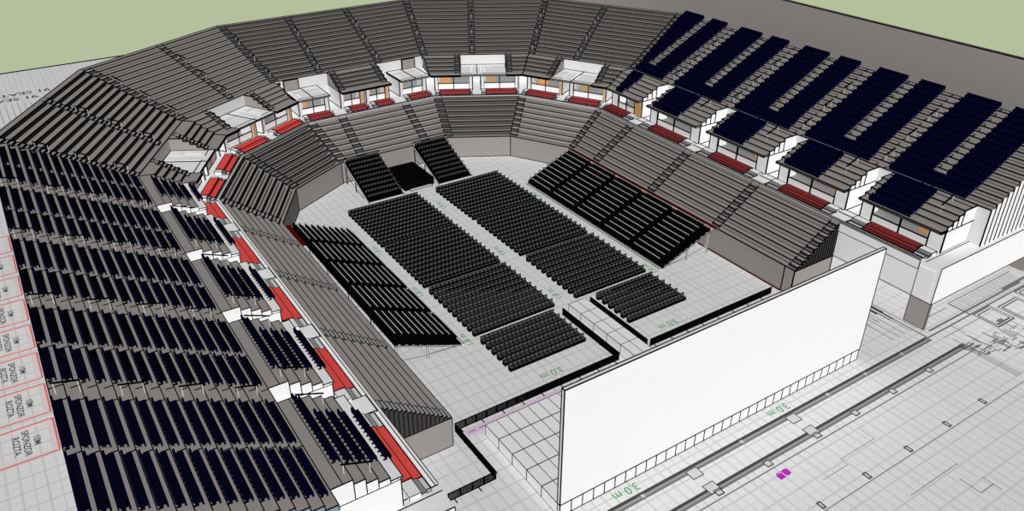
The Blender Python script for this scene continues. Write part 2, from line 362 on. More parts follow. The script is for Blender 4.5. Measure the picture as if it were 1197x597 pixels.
# ------------------------------------------------------------------ upper deck
UD = 14.0/15; UH = 0.455; D1 = 15.3; Z1 = 12.65
LOW = [(9.1, 10.9, 10.95), (10.9, 11.75, 11.3), (11.75, 12.6, 11.75), (12.6, 13.45, 12.2), (13.45, 15.3, 12.62)]
LOWL = [(9.95, 10.9, 10.95), (10.9, 11.8, 11.3), (11.8, 12.7, 11.75), (12.7, 13.6, 12.2), (13.6, 15.3, 12.62)]
LOWR = [(9.1, 10.2, 10.95), (10.2, 11.1, 11.35), (11.1, 12.0, 11.78), (12.0, 12.9, 12.2), (12.9, 15.3, 12.62)]
NOTCH = {0: (-5.0, 2.6), 1: (-5.1, 2.8), 3: (-2.7, 5.1), 4: (-2.6, 5.0)}
for key in KEYS:
    F = FR[key]; ew = EW[key]; side = key in SIDE; mb = MB()
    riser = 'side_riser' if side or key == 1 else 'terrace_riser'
    lo = (lambda d: 38.0) if side else F.lo; hi = F.hi
    for k in range(15):
        d0 = D1+k*UD; d1 = d0+UD; z = Z1+(0.45 if False else 0)+UH*k+0.03
        zp = z-UH if k else Z1-.03
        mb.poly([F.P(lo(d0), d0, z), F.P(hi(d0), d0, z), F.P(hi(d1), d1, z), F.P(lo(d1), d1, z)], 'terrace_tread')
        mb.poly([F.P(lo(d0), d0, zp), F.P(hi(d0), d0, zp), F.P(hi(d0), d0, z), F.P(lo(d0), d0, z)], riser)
        mb.edge(F.P(lo(d0), d0, z), F.P(hi(d0), d0, z), ew)
        if key != 'L' and k: mb.edge(F.P(lo(d0), d0, zp), F.P(hi(d0), d0, zp), ew*.8)
        if side:
            mb.poly([F.P(38.0, d0, 8.0), F.P(38.0, d1, 8.0), F.P(38.0, d1, z), F.P(38.0, d0, z)], 'white' if key == 'R' else 'blue_grey')
            if key == 'R': mb.edge(F.P(38.0, d0, 8.0), F.P(38.0, d0, z), ew)
            else: mb.edge(F.P(38.0, d0, z-UH), F.P(38.0, d0, z), ew); mb.edge(F.P(38.0, d0, z), F.P(38.0, d1, z), ew)
    dt = D1+15*UD; zt = Z1+UH*14+.03
    mb.poly([F.P(lo(dt), dt, 0), F.P(hi(dt), dt, 0), F.P(hi(dt), dt, zt), F.P(lo(dt), dt, zt)], 'pit_wall')
    mb.edge(F.P(lo(dt), dt, zt), F.P(hi(dt), dt, zt), ew)
    root = mb.obj('upper_seating_tier')
    tag(root, 'upper seating tier of the %s with fifteen stepped grey rows' % F.name, 'seating tier', 'upper seating tiers around the bowl')
    # wall closing the gap under the first row
    w = MB()
    w.poly([F.P(lo(D1), D1+.02, 8.0), F.P(hi(D1), D1+.02, 8.0), F.P(hi(D1), D1+.02, Z1), F.P(lo(D1), D1+.02, Z1)], 'light_panel')
    w.obj('gap_wall', root)
    # aisle stairs
    if key == 'L': A = [(44.6, .9), (57.3, .9), (70.0, .9), (82.7, .9)] + [(51.25+12.7*j, 1.7) for j in range(4)]
    elif key == 'R': A = [(45.9+12.7*j, 1.2) for j in range(4)] + [(52.3+12.7*j, 1.2) for j in range(4)]
    elif key == 2: A = [(-5.3, 1.0), (5.3, 1.0)]
    elif key in (0, 1): A = [(0.6, 1.0)]
    else: A = [(-0.6, 1.0)]
    for c, wd in A:
        m2 = MB()
        if side:
            for k in range(15):
                d0 = D1+k*UD; z = Z1+UH*k+.04
                for e in ((-wd/2, wd/2) if wd > 1 or key == 'R' else (-.02,)): m2.edge(F.P(c+e, d0, z), F.P(c+e, d0+UD, z), ew)
                if k: m2.box(c-wd/2, d0-.32, z-UH, c+wd/2, d0, z-UH/2, 'terrace_tread', F)
            m2.obj('stair_flight', root)
        else:
            stair_run(F, c, wd, ew*.8, D1+UD, 14, Z1+.03+UH, UD, UH, 'stair_flight', root, None)
    if F.half: stair_run(F, -F.half+0.35, 1.1, ew*.9, D1, 15, Z1+.03, UD, UH, 'stair_flight', root, None, skew=-T15)
    if key == 'R': stair_run(F, 95.5, 1.0, ew*.9, D1, 15, Z1+.03, UD, UH, 'stair_flight', root, None, skew=T15)
    # balcony blocks (lower rows over the suites)
    if side: BL = [(lambda d, a=a: a, (lambda d, b_=b_: b_) if b_ else F.hi, j) for j, (a, b_) in enumerate(SIDEBLK)]
    elif key == 2: BL = [(lambda d: -4.3, lambda d: 4.3, 0)]
    else:
        a, b_ = NOTCH[key]; BL = [(F.lo, lambda d, a=a: a, 0), (lambda d, b_=b_: b_, F.hi, 1)]
    if key == 2:
        BL = [(lambda d: -4.3, lambda d: 4.3, 0)]
    LW = {'R': LOWR, 'L': LOWL}.get(key, LOW); DL = LW[0][0]
    for blo, bhi, j in BL:
        m2 = MB()
        for q, (d0, d1, z) in enumerate(LW):
            zp = LW[q-1][2] if q else 10.75
            tm = 'terrace_tread' if (q or key != 'L') else 'white_floor'
            m2.poly([F.P(blo(d0), d0, z), F.P(bhi(d0), d0, z), F.P(bhi(d1), d1, z), F.P(blo(d1), d1, z)], tm)
            m2.poly([F.P(blo(d0), d0, zp), F.P(bhi(d0), d0, zp), F.P(bhi(d0), d0, z), F.P(blo(d0), d0, z)], riser)
            m2.edge(F.P(blo(d0), d0, z), F.P(bhi(d0), d0, z), ew)
            for fn, sg in ((blo, -1), (bhi, 1)):
                em = 'white' if side else 'pit_wall'
                m2.poly([F.P(fn(d0), d0, 10.75), F.P(fn(d1), d1, 10.75), F.P(fn(d1), d1, z), F.P(fn(d0), d0, z)], em)
                m2.edge(F.P(fn(d0), d0, z), F.P(fn(d1), d1, z), ew); m2.edge(F.P(fn(d0), d0, 10.75 if side else zp), F.P(fn(d0), d0, z), ew)
        if side: m2.edge(F.P(blo(0), 14.35, 12.64), F.P(bhi(0), 14.35, 12.64), ew*.8)
        for z in ((10.75, 10.92) if key != 'R' else (10.75,)):
            m2.edge(F.P(blo(DL), DL, z), F.P(bhi(DL), DL, z), ew*(1.2 if key not in SIDE else .9))
        m2.edge(F.P(blo(DL), DL-.02, 10.75), F.P(blo(15.3), 15.3, 10.75), ew)
        m2.poly([F.P(blo(DL), DL, 10.75), F.P(bhi(DL), DL, 10.75), F.P(bhi(15.3), 15.3, 10.75), F.P(blo(15.3), 15.3, 10.75)], 'light_panel')
        o = m2.obj('balcony_rows')
        wh = ORD[j] if side else ('middle' if key == 2 else ['left of the roof', 'right of the roof'][j])
        tag(o, 'five stepped balcony rows over suites, %s, %s' % (F.name, wh), 'balcony', 'balcony rows over the suites')
        if not side:
            c0 = (blo(12)+.6) if j else (bhi(12)-.6)
            stair_run(F, c0, .8, ew*.8, 10.9, 5, 11.3, .86, .44, 'stair_flight', o, None)
            if key == 2: stair_run(F, -c0, .8, ew*.8, 10.9, 5, 11.3, .86, .44, 'stair_flight', o, None)
    # flat roofs in the notches
    if not side:
        RO = [NOTCH[key]] if key != 2 else [(-11.7, -6.3), (6.3, 11.7)]
        for j, (a, b_) in enumerate(RO):
            m2 = MB(); m2.box(a, 9.45, 10.72, b_, 15.3, 10.9, 'white_floor', F, edge=ew)
            cx_ = (a+b_)/2 - (1.1 if key == 3 else 0)
            m2.edge(F.P(cx_, 9.45, 10.92), F.P(cx_, 15.3, 10.92), ew)
            o = m2.obj('suite_roof'); tag(o, 'flat pale suite roof slab in the gap of the %s balcony rows%s' % (F.name, '' if key != 2 else (', left one' if j == 0 else ', right one')), 'roof', 'pale suite roofs')
            if key == 2:
                m3 = MB(); e0 = a if j == 0 else b_-2.4
                m3.box(e0, 15.05, 10.9, e0+2.4, 15.25, 12.62, 'pit_wall', F, edge=ew)
                m3.obj('grey_back_panel', o)

# ------------------------------------------------------------------ seats
def chair_navy():
    st = MB(); st.box(-.235, -.10, .38, .235, .34, .48, 'navy'); st.box(-.22, .22, .10, .22, .34, .38, 'navy'); st.box(-.245, -.16, .34, .245, -.04, .50, 'navy_dark')
    bk = MB(); bk.box(-.235, -.24, .44, .235, -.12, .92, 'navy'); bk.box(-.20, -.27, .5, .20, -.24, .88, 'navy_dark')
    ps = MB(); ps.box(-.05, -.06, 0, .05, .06, .38, 'black'); ps.box(-.05, -.24, 0, .05, -.06, .10, 'black'); ps.box(.225, -.14, .48, .25, .28, .66, 'black')
    return [('seat', st), ('backrest', bk), ('post', ps)]
def chair_floor():
    st = MB(); st.box(-.275, -.02, .36, .275, .46, .44, 'black'); st.box(-.205, .05, .44, .205, .43, .46, 'chair_seat')
    bk = MB(); bk.box(-.275, -.09, .40, .275, -.01, .92, 'black'); bk.box(-.205, -.01, .54, .205, .01, .85, 'chair_grey')
    fr = MB()
    for sx in (-.25, .22):
        fr.box(sx, .40, 0, sx+.03, .44, .38, 'black'); fr.box(sx, -.06, 0, sx+.03, -.02, .42, 'black'); fr.box(sx, .0, .12, sx+.03, .40, .36, 'black')
    fr.box(-.265, -.06, .03, .265, .43, .37, 'black')
    return [('seat', st), ('backrest', bk), ('frame', fr)]
def chair_bleacher():
    st = MB(); st.box(-.245, -.04, .30, .245, .34, .42, 'black')
    bk = MB(); bk.box(-.245, -.14, .32, .245, -.02, .88, 'black'); bk.box(-.16, -.02, .56, .16, .0, .78, 'chair_seat')
    fr = MB(); fr.box(-.22, -.04, 0, -.18, .3, .32, 'black'); fr.box(.18, -.04, 0, .22, .3, .32, 'black'); fr.box(-.2, -.06, 0, .2, -.03, .32, 'black')
    return [('seat', st), ('backrest', bk), ('frame', fr)]
def scatter(name, parts, items, n_ind, cat, stuff_label, group):
    """items: (x, y, z, rotz, label). the n_ind nearest in view become things, the rest one 'stuff' object"""
    R = np.array([XA, YA, ZA]); C = np.array([0, 0, 54.0])
    pos = np.array([i[:3] for i in items]); c = (pos-C) @ R
    u = 598.5+947*c[:, 0]/c[:, 2]; v = 298.5+947*c[:, 1]/c[:, 2]
    inside = (u > 2) & (u < 1195) & (v > 2) & (v < 595)
    order = sorted(range(len(items)), key=lambda i: (not inside[i], c[i, 2]))
    ind = order[:n_ind]; rest = order[n_ind:]
    meshes = [(nm, m.mesh(nm)) for nm, m in parts]
    for i in ind:
        x, y, z, rz, lab = items[i]
        r = empty(name, (x, y, z), rz)
        for nm, me in meshes:
            o = bpy.data.objects.new(nm, me); col.objects.link(o); o.parent = r
        tag(r, lab, cat, group)
    allv = []; allf = []; allm = []; mats = []
    base = MB()
    for nm, m in parts:
        k = len(base.v); base.v += m.v; base.f += [tuple(a+k for a in f) for f in m.f]
        base.m += [base.mi(m.mats[q]) for q in m.m]
    bv = np.array(base.v); bf = np.array(base.f); bm_ = np.array(base.m)
    N = len(rest); nv = len(bv)
    V_ = np.zeros((N, nv, 3)); 
    for j, i in enumerate(rest):
        x, y, z, rz, lab = items[i]; cs, sn = math.cos(rz), math.sin(rz)
        V_[j, :, 0] = bv[:, 0]*cs-bv[:, 1]*sn+x; V_[j, :, 1] = bv[:, 0]*sn+bv[:, 1]*cs+y; V_[j, :, 2] = bv[:, 2]+z
    Fc = (bf[None]+(np.arange(N)*nv)[:, None, None]).reshape(-1, 4)
    me = bpy.data.meshes.new(name+'_mass'); me.vertices.add(N*nv); me.vertices.foreach_set('co', V_.ravel())
    me.loops.add(Fc.size); me.loops.foreach_set('vertex_index', Fc.ravel())
    me.polygons.add(len(Fc)); me.polygons.foreach_set('loop_start', np.arange(len(Fc))*4)
    for m in base.mats: me.materials.append(MATS[m])
    me.polygons.foreach_set('material_index', np.tile(bm_, N)); me.update(calc_edges=True); me.validate()
    o = bpy.data.objects.new(name+'_rows', me); col.objects.link(o); tag(o, stuff_label, cat, None, 'stuff')

items = []
def seatrow(key, s0, s1, d, z, rowname, face):
    F = FR[key]; n_ = int((s1-s0+.02)/.5)
    off = (s1-s0-n_*.5)/2
    for j in range(n_):
        p = F.P(s0+off+.25+j*.5, d, z); rz = {'L': -math.pi/2, 'R': math.pi/2}[key]
        items.append((p[0], p[1], p[2], rz, 'navy stadium seat, %s, %s, %s seat from its front end' % (F.name.replace(' side', ' stand'), rowname, nth(j+1))))
for key in SIDE:
    for k in range(15):
        d = D1+k*UD+(.62 if key == 'L' else .44); z = Z1+UH*k+.03; end = FR[key].hi(d)-1.3
        segs = []
        if key == 'L': cuts = [(38.0, 38.9)] + sum([[(44.1+12.7*j, 44.95+12.7*j), (50.0+12.7*j, 52.5+12.7*j)] for j in range(5)], [])
        else: cuts = [(38.0, 41.0)] + sum([[(45.1+12.7*j, 46.6+12.7*j), (51.3+12.7*j, 53.9+12.7*j)] for j in range(5)], [])
        if key == 'R' and k < 2: cuts = [c for c in cuts if abs((c[0]-45.1) % 12.7) > .01 and abs((c[0]-45.1) % 12.7-12.7) > .01]
        cuts.sort(); pos_ = cuts[0][1]; bi = 1
        for a, b_ in cuts[1:]+[(end, end)]:
            a = min(a, end)
            if a-pos_ > .6:
                seatrow(key, pos_, a, d, z, 'row %s from the top, %s bay' % (nth(15-k), nth(bi))+' back', 0); bi += 1
            pos_ = max(pos_, b_)
            if pos_ >= end: break
    for q, (d0, d1, z) in enumerate(LOWR if key == 'R' else LOWL):
        for j, (a, b_) in enumerate(SIDEBLK):
            b_ = b_ or (FR[key].hi(d0)-.6)
            if key == 'L': s0, s1 = a+1.8, (b_-.4 if q == 4 else b_-2.6)
            else: s0, s1 = a+4.0, b_-1.0
            if j == 4: s1 = b_-1.5
            dd = {0: 10.2, 1: 11.3, 2: 12.2, 3: 13.1, 4: 14.0}[q] if key == 'L' else d0+.52
            seatrow(key, s0, s1, dd, z, 'balcony block %s, %s row up' % (ORD[j], nth(q+1)), 0)
items = [(x, y, z, rz, lab.replace('row first from the top', 'top row').replace('row second', 'second row').replace('balcony block nearest the stage', 'front balcony block').replace(' from the stage', '')) for x, y, z, rz, lab in items]
import re
def fixlab(s):
    s = re.sub(r'row (\w+) from the top, (\w+) bay back', r'\1 row from top, \2 bay', s)
    s = s.replace('top row, ', 'top row, ').replace(' bay back', ' bay')
    s = s.replace('from its front end', 'from front')
    return s
items = [(x, y, z, rz, fixlab(lab)) for x, y, z, rz, lab in items]
scatter('stadium_seat', chair_navy(), items, 300, 'seat', 'remaining navy stadium seats filling the rows of both side stands', 'navy seats of the side stands')

# floor chairs
items = []
BLK = [(36.98, 48.16, 'left'), (51.25, 62.43, 'right')]
RB = [(56.7, 6, 'front'), (64.2, 10, 'second'), (76.25, 11, 'third'), (88.3, 11, 'rear')]
for x0, x1, sd in BLK:
    for y0, nr, bn in RB:
        if sd == 'right' and bn == 'front': xa = 53.3
        else: xa = x0
        if sd == 'left' and bn == 'front': xb = 46.9
        else: xb = x1
        nc = int(round((xb-xa)/.559))
        for r in range(nr):
            for c in range(nc):
                cc = c+1 if sd == 'right' else nc-c
                items.append((xa+.28+c*.559, y0+.46+r*(1.135 if nr < 11 else 1.055), 0, math.pi, 'black chair, %s block on %s, %s row from stage, %s from centre aisle' % (bn, sd, nth(r+1), nth(cc))))
scatter('floor_chair', chair_floor(), items, 300, 'chair', 'remaining black chairs standing in blocks on the arena floor', 'black chairs on the arena floor')

# ------------------------------------------------------------------ bleachers and risers
items = []
def bleacher(side, y0, y1, idx):
    """a 10-row unit; front at x=35.0 / 64.6, rising outward"""
    s = -1 if side == 'left' else 1; xf = 35.0 if s < 0 else 64.6
    fr = MB(); L = y1-y0
    run = 0.80; rise = 0.33
    X = lambda a: xf+s*a
    def bx(mb, a0, ya, z0, a1, yb, z1, m, edge=0):
        mb.box(min(X(a0), X(a1)), ya, z0, max(X(a0), X(a1)), yb, z1, m, edge=edge)
    root = empty('bleacher_unit', (X(4.1), (y0+y1)/2, 0))
    def part(mb, nm):
        o = mb.obj(nm, root); o.data.transform(Matrix.Translation(-Vector(root.location))); return o
    tr = MB(); br = MB()
    for k in range(10):
        z = .32+k*rise
        bx(tr, k*run, y0, z-.08, (k+1)*run-.04, y1, z, 'black')
        bx(br, k*run+.19, y0+.8, z+.88, k*run+.27, y1-.15, z+.92, 'bleacher_tread')
        bx(tr, (k+1)*run-.05, y0, z-.02, (k+1)*run, y1, z+rise-.08, 'black')
    part(tr, 'treads'); part(br, 'back_rails')
    for yy in (y0+.03, y1-.03):
        fm = MB()
        fm.bar((X(0), yy, .12), (X(8.0), yy, 3.25), .10, 'steel'); fm.edge((X(0), yy-.06, .06), (X(8.0), yy-.06, 3.17), .05); fm.edge((X(0), yy-.06, .2), (X(8.0), yy-.06, 3.3), .05)
        fm.bar((X(4.3), yy, .6), (X(7.9), yy, 1.2), .07, 'steel'); fm.edge((X(4.3), yy-.05, .55), (X(7.9), yy-.05, 1.15), .04)
        fm.bar((X(4.3), yy, .6), (X(0.6), yy, .25), .05, 'black')
        part(fm, 'side_frame')
    for a, zt in ((4.2, 1.7), (7.85, 3.2)):
        for yy in (y0+.06, y1-.06):
            lg = MB(); lg.bar((X(a), yy, 0), (X(a), yy, zt), .16, 'steel'); lg.edge((X(a)-.1, yy-.08, 0), (X(a)-.1, yy-.08, zt), .05); lg.edge((X(a)+.1, yy-.08, 0), (X(a)+.1, yy-.08, zt), .05); part(lg, 'leg')
    rl = MB()
    rl.bar((X(8.0), y0, 3.95), (X(8.0), y1, 3.95), .06, 'black'); rl.bar((X(8.0), y0, 3.6), (X(8.0), y1, 3.6), .05, 'black')
    for yy in (y0+.02, y1-.02): rl.bar((X(8.0), yy, 3.2), (X(8.0), yy, 3.95), .06, 'black')
    part(rl, 'rear_rail')
    fp = MB(); bx(fp, -.35, y0+.05, 0, 0, y1-.05, .14, 'steel'); fp.edge((X(-.35), y0, .15), (X(-.35), y1, .15), .06); fp.edge((X(0), y0, .16), (X(0), y1, .16), .06); part(fp, 'front_step')
    tag(root, '%s bleacher unit of ten rows of black seats, %s' % (side, ['nearest the stage', 'second from the stage', 'third from the stage', 'fourth from the stage', 'farthest from the stage'][idx]), 'bleacher', '%s bleacher units' % side)
    n_ = int((L-.75)/.5)
    for k in range(10):
        for j in range(n_):
            yy = y1-.05-.25-(n_-1-j)*.5
            items.append((X(k*run+.38), yy, .32+k*rise, -math.pi/2 if s < 0 else math.pi/2, 'black seat, %s bleacher, %s unit from stage, %s row up, %s from its front' % (side, nth(idx+1), nth(k+1), nth(j+1))))
for side in ('left', 'right'):
    ys = [63.6, 69.6, 75.7, 81.9, 87.8, 94.2]
    for i in range(5): bleacher(side, ys[i], ys[i+1]-.02, i)
def riser(x0, x1, nm):
    root = empty('seating_riser', ((x0+x1)/2, 105.3, 0))
    def part(mb, n_):
        o = mb.obj(n_, root); o.data.transform(Matrix.Translation(-Vector(root.location))); return o
    tr = MB(); br = MB(); run = .9; rise = .38
    for k in range(9):
        z = .3+k*rise; y = 101.3+k*run
        tr.box(x0, y, z-.1, x1, y+run, z, 'black'); br.box(x0+.25, y+.42, z+.88, x1-.15, y+.48, z+.92, 'stair_dark'); tr.box(x0, y+run-.06, z-.05, x1, y+run, z+rise-.1, 'black'); pass
    part(tr, 'treads'); part(br, 'back_rails')
    for xx in (x0+.03, x1-.03):
        fm = MB()
        fm.bar((xx, 101.3, .12), (xx, 109.4, 3.3), .12, 'black'); fm.bar((xx-.1, 101.3, .3), (xx-.1, 109.4, 3.6), .06, 'steel'); fm.bar((xx-.04, 103, .2), (xx-.04, 109.2, 1.6), .06, 'black')
        part(fm, 'side_frame')
    for xx in (x0+.08, x1-.08):
        for yy in (105.9, 109.3):
            lg = MB(); lg.bar((xx, yy, 0), (xx, yy, (yy-101)*.4), .13, 'black'); part(lg, 'leg')
    rl = MB(); rl.bar((x0, 109.5, 4.3), (x1, 109.5, 4.3), .1, 'black'); rl.bar((x0, 109.45, 3.9), (x1, 109.45, 3.9), .12, 'steel')
    for xx in (x0, (x0+x1)/2, x1): rl.bar((xx, 109.5, 3.3), (xx, 109.5, 4.3), .09, 'black')
    part(rl, 'rear_rail')
    fp = MB()
    for q in range(3): fp.box(x0+.4, 101.25-.17*(q+1), .02, x1-.4, 101.25-.17*q-.07, .2-.05*q, 'steel')
    part(fp, 'front_step')
    tag(root, 'black seating riser of nine rows at the rear, %s of the black platform' % nm, 'riser', 'rear seating risers')
    n_ = int((x1-x0-.2)/.5)
    for k in range(9):
        for j in range(n_):
            items.append((x0+.35+j*.5, 101.3+k*run+.5, .3+k*rise, math.pi, 'black seat, rear riser %s of platform, %s row up, %s from left' % (nm, nth(k+1), nth(j+1))))
riser(41.05, 46.9, 'left'); riser(52.85, 58.85, 'right')
scatter('bleacher_chair', chair_bleacher(), items, 300, 'seat', 'remaining black seats packed along the bleacher and riser rows', 'black bleacher seats')
mb = MB(); mb.box(47.5, 102.2, 0, 52.5, 109.3, 1.15, 'black'); mb.box(48.2, 101.5, 0, 51.9, 102.15, .18, 'steel', edge=.06)
for k in range(5): mb.box(47.5+k*1.0, 102.15, 1.15, 47.55+k*1.0, 109.3, 1.19, 'black')
tag(mb.obj('mixing_platform'), 'plain black platform at the rear between the two seating risers', 'platform')

# red rails along the pit wall tops
mb = MB(); mb.box(73.15, 63.2, 3.5, 73.45, 94.4, 3.7, 'red_dark'); mb.box(72.75, 63.6, 3.3, 73.05, 94.0, 3.55, 'red_pale'); mb.edge((73.1, 63.2, 3.86), (73.1, 94.4, 3.86), .07)
tag(mb.obj('red_rail'), 'dark red and pale pink padded rail behind the right bleachers', 'rail', 'red rails behind the bleachers')
mb = MB(); mb.box(26.55, 88.8, 3.3, 26.95, 94.6, 3.7, 'red_dark')
tag(mb.obj('red_rail'), 'dark red padded rail behind the left bleachers', 'rail', 'red rails behind the bleachers')
mb = MB(); mb.box(73.3, 52.0, 0, 73.48, 66.0, .06, 'red_dark')
tag(mb.obj('red_floor_strip'), 'thin dark red strip at the foot of the right pit wall', 'strip')

# ------------------------------------------------------------------ handrails
def handrail(F, s, d0, z0, d1, z1, ew, label, key_='L'):
    root = empty('handrail', F.P(s, d0, z0)); 
    def part(mb, n_):
        o = mb.obj(n_, root); o.data.transform(Matrix.Translation(-Vector(root.location))); return o
    b1 = MB(); b1.bar(F.P(s, d0-.15, z0+.95), F.P(s, d1+.15, z1+.95), max(.1, ew*1.1), 'line'); part(b1, 'rail')
    for d, z in ((d0, z0), (d1, z1)):
        p = MB(); p.bar(F.P(s, d, z), F.P(s, d, z+.93), .045 if key_ == 'L' else .04, 'post_white'); part(p, 'post')
    tag(root, label, 'handrail', 'aisle handrails of the stands')
for key in KEYS:
    F = FR[key]; ew = EW[key]
    if key in SIDE: C_ = [((51.3 if key == 'L' else 52.3)+12.7*j, 0, 'aisle %s' % ORD[j].replace('nearest', 'nearest')) for j in range(4)]
    elif key == 2: C_ = [(-5.3, 0, 'left aisle'), (5.3, 0, 'right aisle'), (-F.half+.35, -T15, 'left corner stairs')]
    elif key in (0, 1): C_ = [(.6, 0, 'mid aisle'), (-F.half+.35, -T15, 'left corner stairs')]
    else: C_ = [(-.6, 0, 'mid aisle'), (-F.half+.35, -T15, 'left corner stairs')]
    for c, sk, an in C_:
        for i, k in enumerate(range(1, 14 if key == 'L' else 12, 4)):
            k = 13-4*i if key == 'L' else k
            if k < 1 or k+2 > 15: continue
            d0 = D1+k*UD+.1; d1 = D1+(k+1.7)*UD-.1
            if k+1.7 > 14.6: d1 = D1+14.6*UD
            handrail(F, c+sk*d0, d0, Z1+UH*k+.03, d1, Z1+UH*min(14, int(k+1.7))+.03, ew, 'black handrail on pale posts, %s %s, %s from the top' % (F.name, an, nth(i+1) if key == 'L' else nth(3-i)), 'L' if key == 'L' else 'o')
    if key in SIDE:
        for j, (a, b_) in enumerate(SIDEBLK):
            if b_ is None: continue
            for sq, nm in ((a+.85, 'front'), (b_-.95, 'rear')):
                if key == 'R' and nm == 'rear': continue
                if key == 'R': sq = a+2.2
                handrail(F, sq, 12.0, 11.75, 13.9, 12.62, ew, 'black handrail, %s end of balcony block, %s, %s' % (nm, F.name, ORD[j]))

# ------------------------------------------------------------------ stage, runway, screen
proto = None
def deck(x0, y0, lab, grp, nm='stage_deck'):
    global proto
    if proto is None:
        mb = MB(); mb.box(0, 0, 0, 1.2, 2.345, 1.29, 'white_floor', edge=.05); proto = mb.mesh('stage_deck')
    o = bpy.data.objects.new(nm, proto); col.objects.link(o); o.location = (x0, y0, 0); tag(o, lab, 'stage deck', grp); return o
for r in range(5):
    for c in range(33):
        deck(29.8+c*1.203, 38.48+r*2.31, 'pale stage deck behind the white screen, %s row from it, %s from the left' % (nth(r+1), nth(c+1)), 'main stage decks')
for r in range(5):
    for c in range(2):
        deck(48.7+c*1.2, 50.5+r*2.35, 'pale runway deck between the chair blocks, %s of pair %s from the stage' % (['left', 'right'][c], nth(r+1)), 'runway stage decks')
root = empty('video_screen', (49.65, 38.25, 0))
def spart(mb, n_):
    o = mb.obj(n_, root); o.data.transform(Matrix.Translation(-Vector(root.location))); return o
mb = MB(); mb.box(29.75, 38.07, 1.45, 69.5, 38.42, 13.85, 'white', edge=.09); spart(mb, 'screen_panel')
mb = MB(); mb.box(29.78, 38.12, 0, 69.47, 38.40, 1.45, 'white')
for c in range(34): mb.edge((29.8+c*1.2027, 38.12, 0), (29.8+c*1.2027, 38.12, 1.42), .085)
mb.edge((29.78, 38.12, .02), (69.47, 38.12, .02), .08); spart(mb, 'base_skirt')
tag(root, 'huge blank white screen wall standing in front of the stage', 'screen')

# ------------------------------------------------------------------ crowd barriers
def barrier_mesh():
    fr = MB(); L = 1.22
    for z in (.06, .95): fr.box(0, -.04, z-.04, L, .04, z+.04, 'black')
    for x in (0.02, L-.02): fr.box(x-.03, -.04, 0, x+.03, .04, 1.0, 'black')
    bars = MB()
    for i in range(11): bars.box(.1+i*.1-.032, -.025, .1, .1+i*.1+.032, .025, .93, 'black')
    ft = MB(); ft.box(L/2-.05, -.55, 0, L/2+.05, .1, .06, 'black')
    return [('frame', fr.mesh('frame')), ('bars', bars.mesh('bars')), ('foot', ft.mesh('foot'))]
BM = barrier_mesh()
def barrier_run(p, q, nm, back=False):
    d = Vector((q[0]-p[0], q[1]-p[1], 0)); n_ = max(1, round(d.length/1.22)); rz = math.atan2(d.y, d.x)
    for i in range(n_):
        pos = Vector((p[0], p[1], 0))+d*(i/n_); r = empty('crowd_barrier', pos, rz); r.scale = (d.length/n_/1.22, 1, 1)
        for a, me in BM:
            if a == 'foot' and i % 2: continue
            o = bpy.data.objects.new(a, me); col.objects.link(o); o.parent = r
        tag(r, 'black crowd barrier %s, %s from %s end' % (nm, nth(i+1), 'left' if abs(d.x) > abs(d.y) else 'near'), 'barrier', 'black crowd barriers')
barrier_run((22.7, 44.75), (27.6, 44.75), 'beside the left promenade wall')
barrier_run((27.6, 44.75), (27.6, 52.1), 'left of the stage front')
barrier_run((27.6, 52.15), (47.95, 52.15), 'along the left stage front')
barrier_run((47.95, 52.15), (47.95, 62.4), 'left of the runway')
barrier_run((52.4, 52.15), (71.9, 52.15), 'along the right stage front')
barrier_run((52.1, 52.3), (52.1, 62.5), 'right of the runway')

# ------------------------------------------------------------------ ground markings
def flat(name, quads, label, cat, z=.012, grp=None):
    mb = MB()
    for x0, y0, x1, y1, m in quads: mb.box(x0, y0, z-.01, x1, y1, z, m)
    o = mb.obj(name); tag(o, label, cat, grp); return o
Q = [(28.3, 50.75, 71.3, 51.75, 'purple')]
o = flat('purple_floor_strip', Q, 'pale purple dashed strip on the ground in front of the stage barriers', 'floor strip')
mb = MB()
for i in range(36):
    x = 28.6+i*1.2
    if i % 3 < 2: mb.box(x, 51.15, .013, x+.75, 51.35, .02, 'purple_dark')
d_ = mb.obj('dashes', o)
def text(body, x, y, size, rz, m, label, cat='writing', z=.02, grp=None, lines=None, sx=1.0):
    cu = bpy.data.curves.new('lettering', 'FONT'); cu.body = body; cu.size = size; cu.align_x = 'CENTER'; cu.align_y = 'CENTER'; cu.offset = size*0.015
    t_ = bpy.data.objects.new('tmp', cu); col.objects.link(t_)
    dg = bpy.context.evaluated_depsgraph_get(); me = bpy.data.meshes.new_from_object(t_.evaluated_get(dg)); bpy.data.objects.remove(t_)
    me.materials.clear(); me.materials.append(MATS[m])
    o = bpy.data.objects.new('floor_lettering', me); col.objects.link(o); o.location = (x, y, z); o.rotation_euler = (0, 0, rz); o.scale = (sx, 1, 1)
    tag(o, label, cat, grp); return o
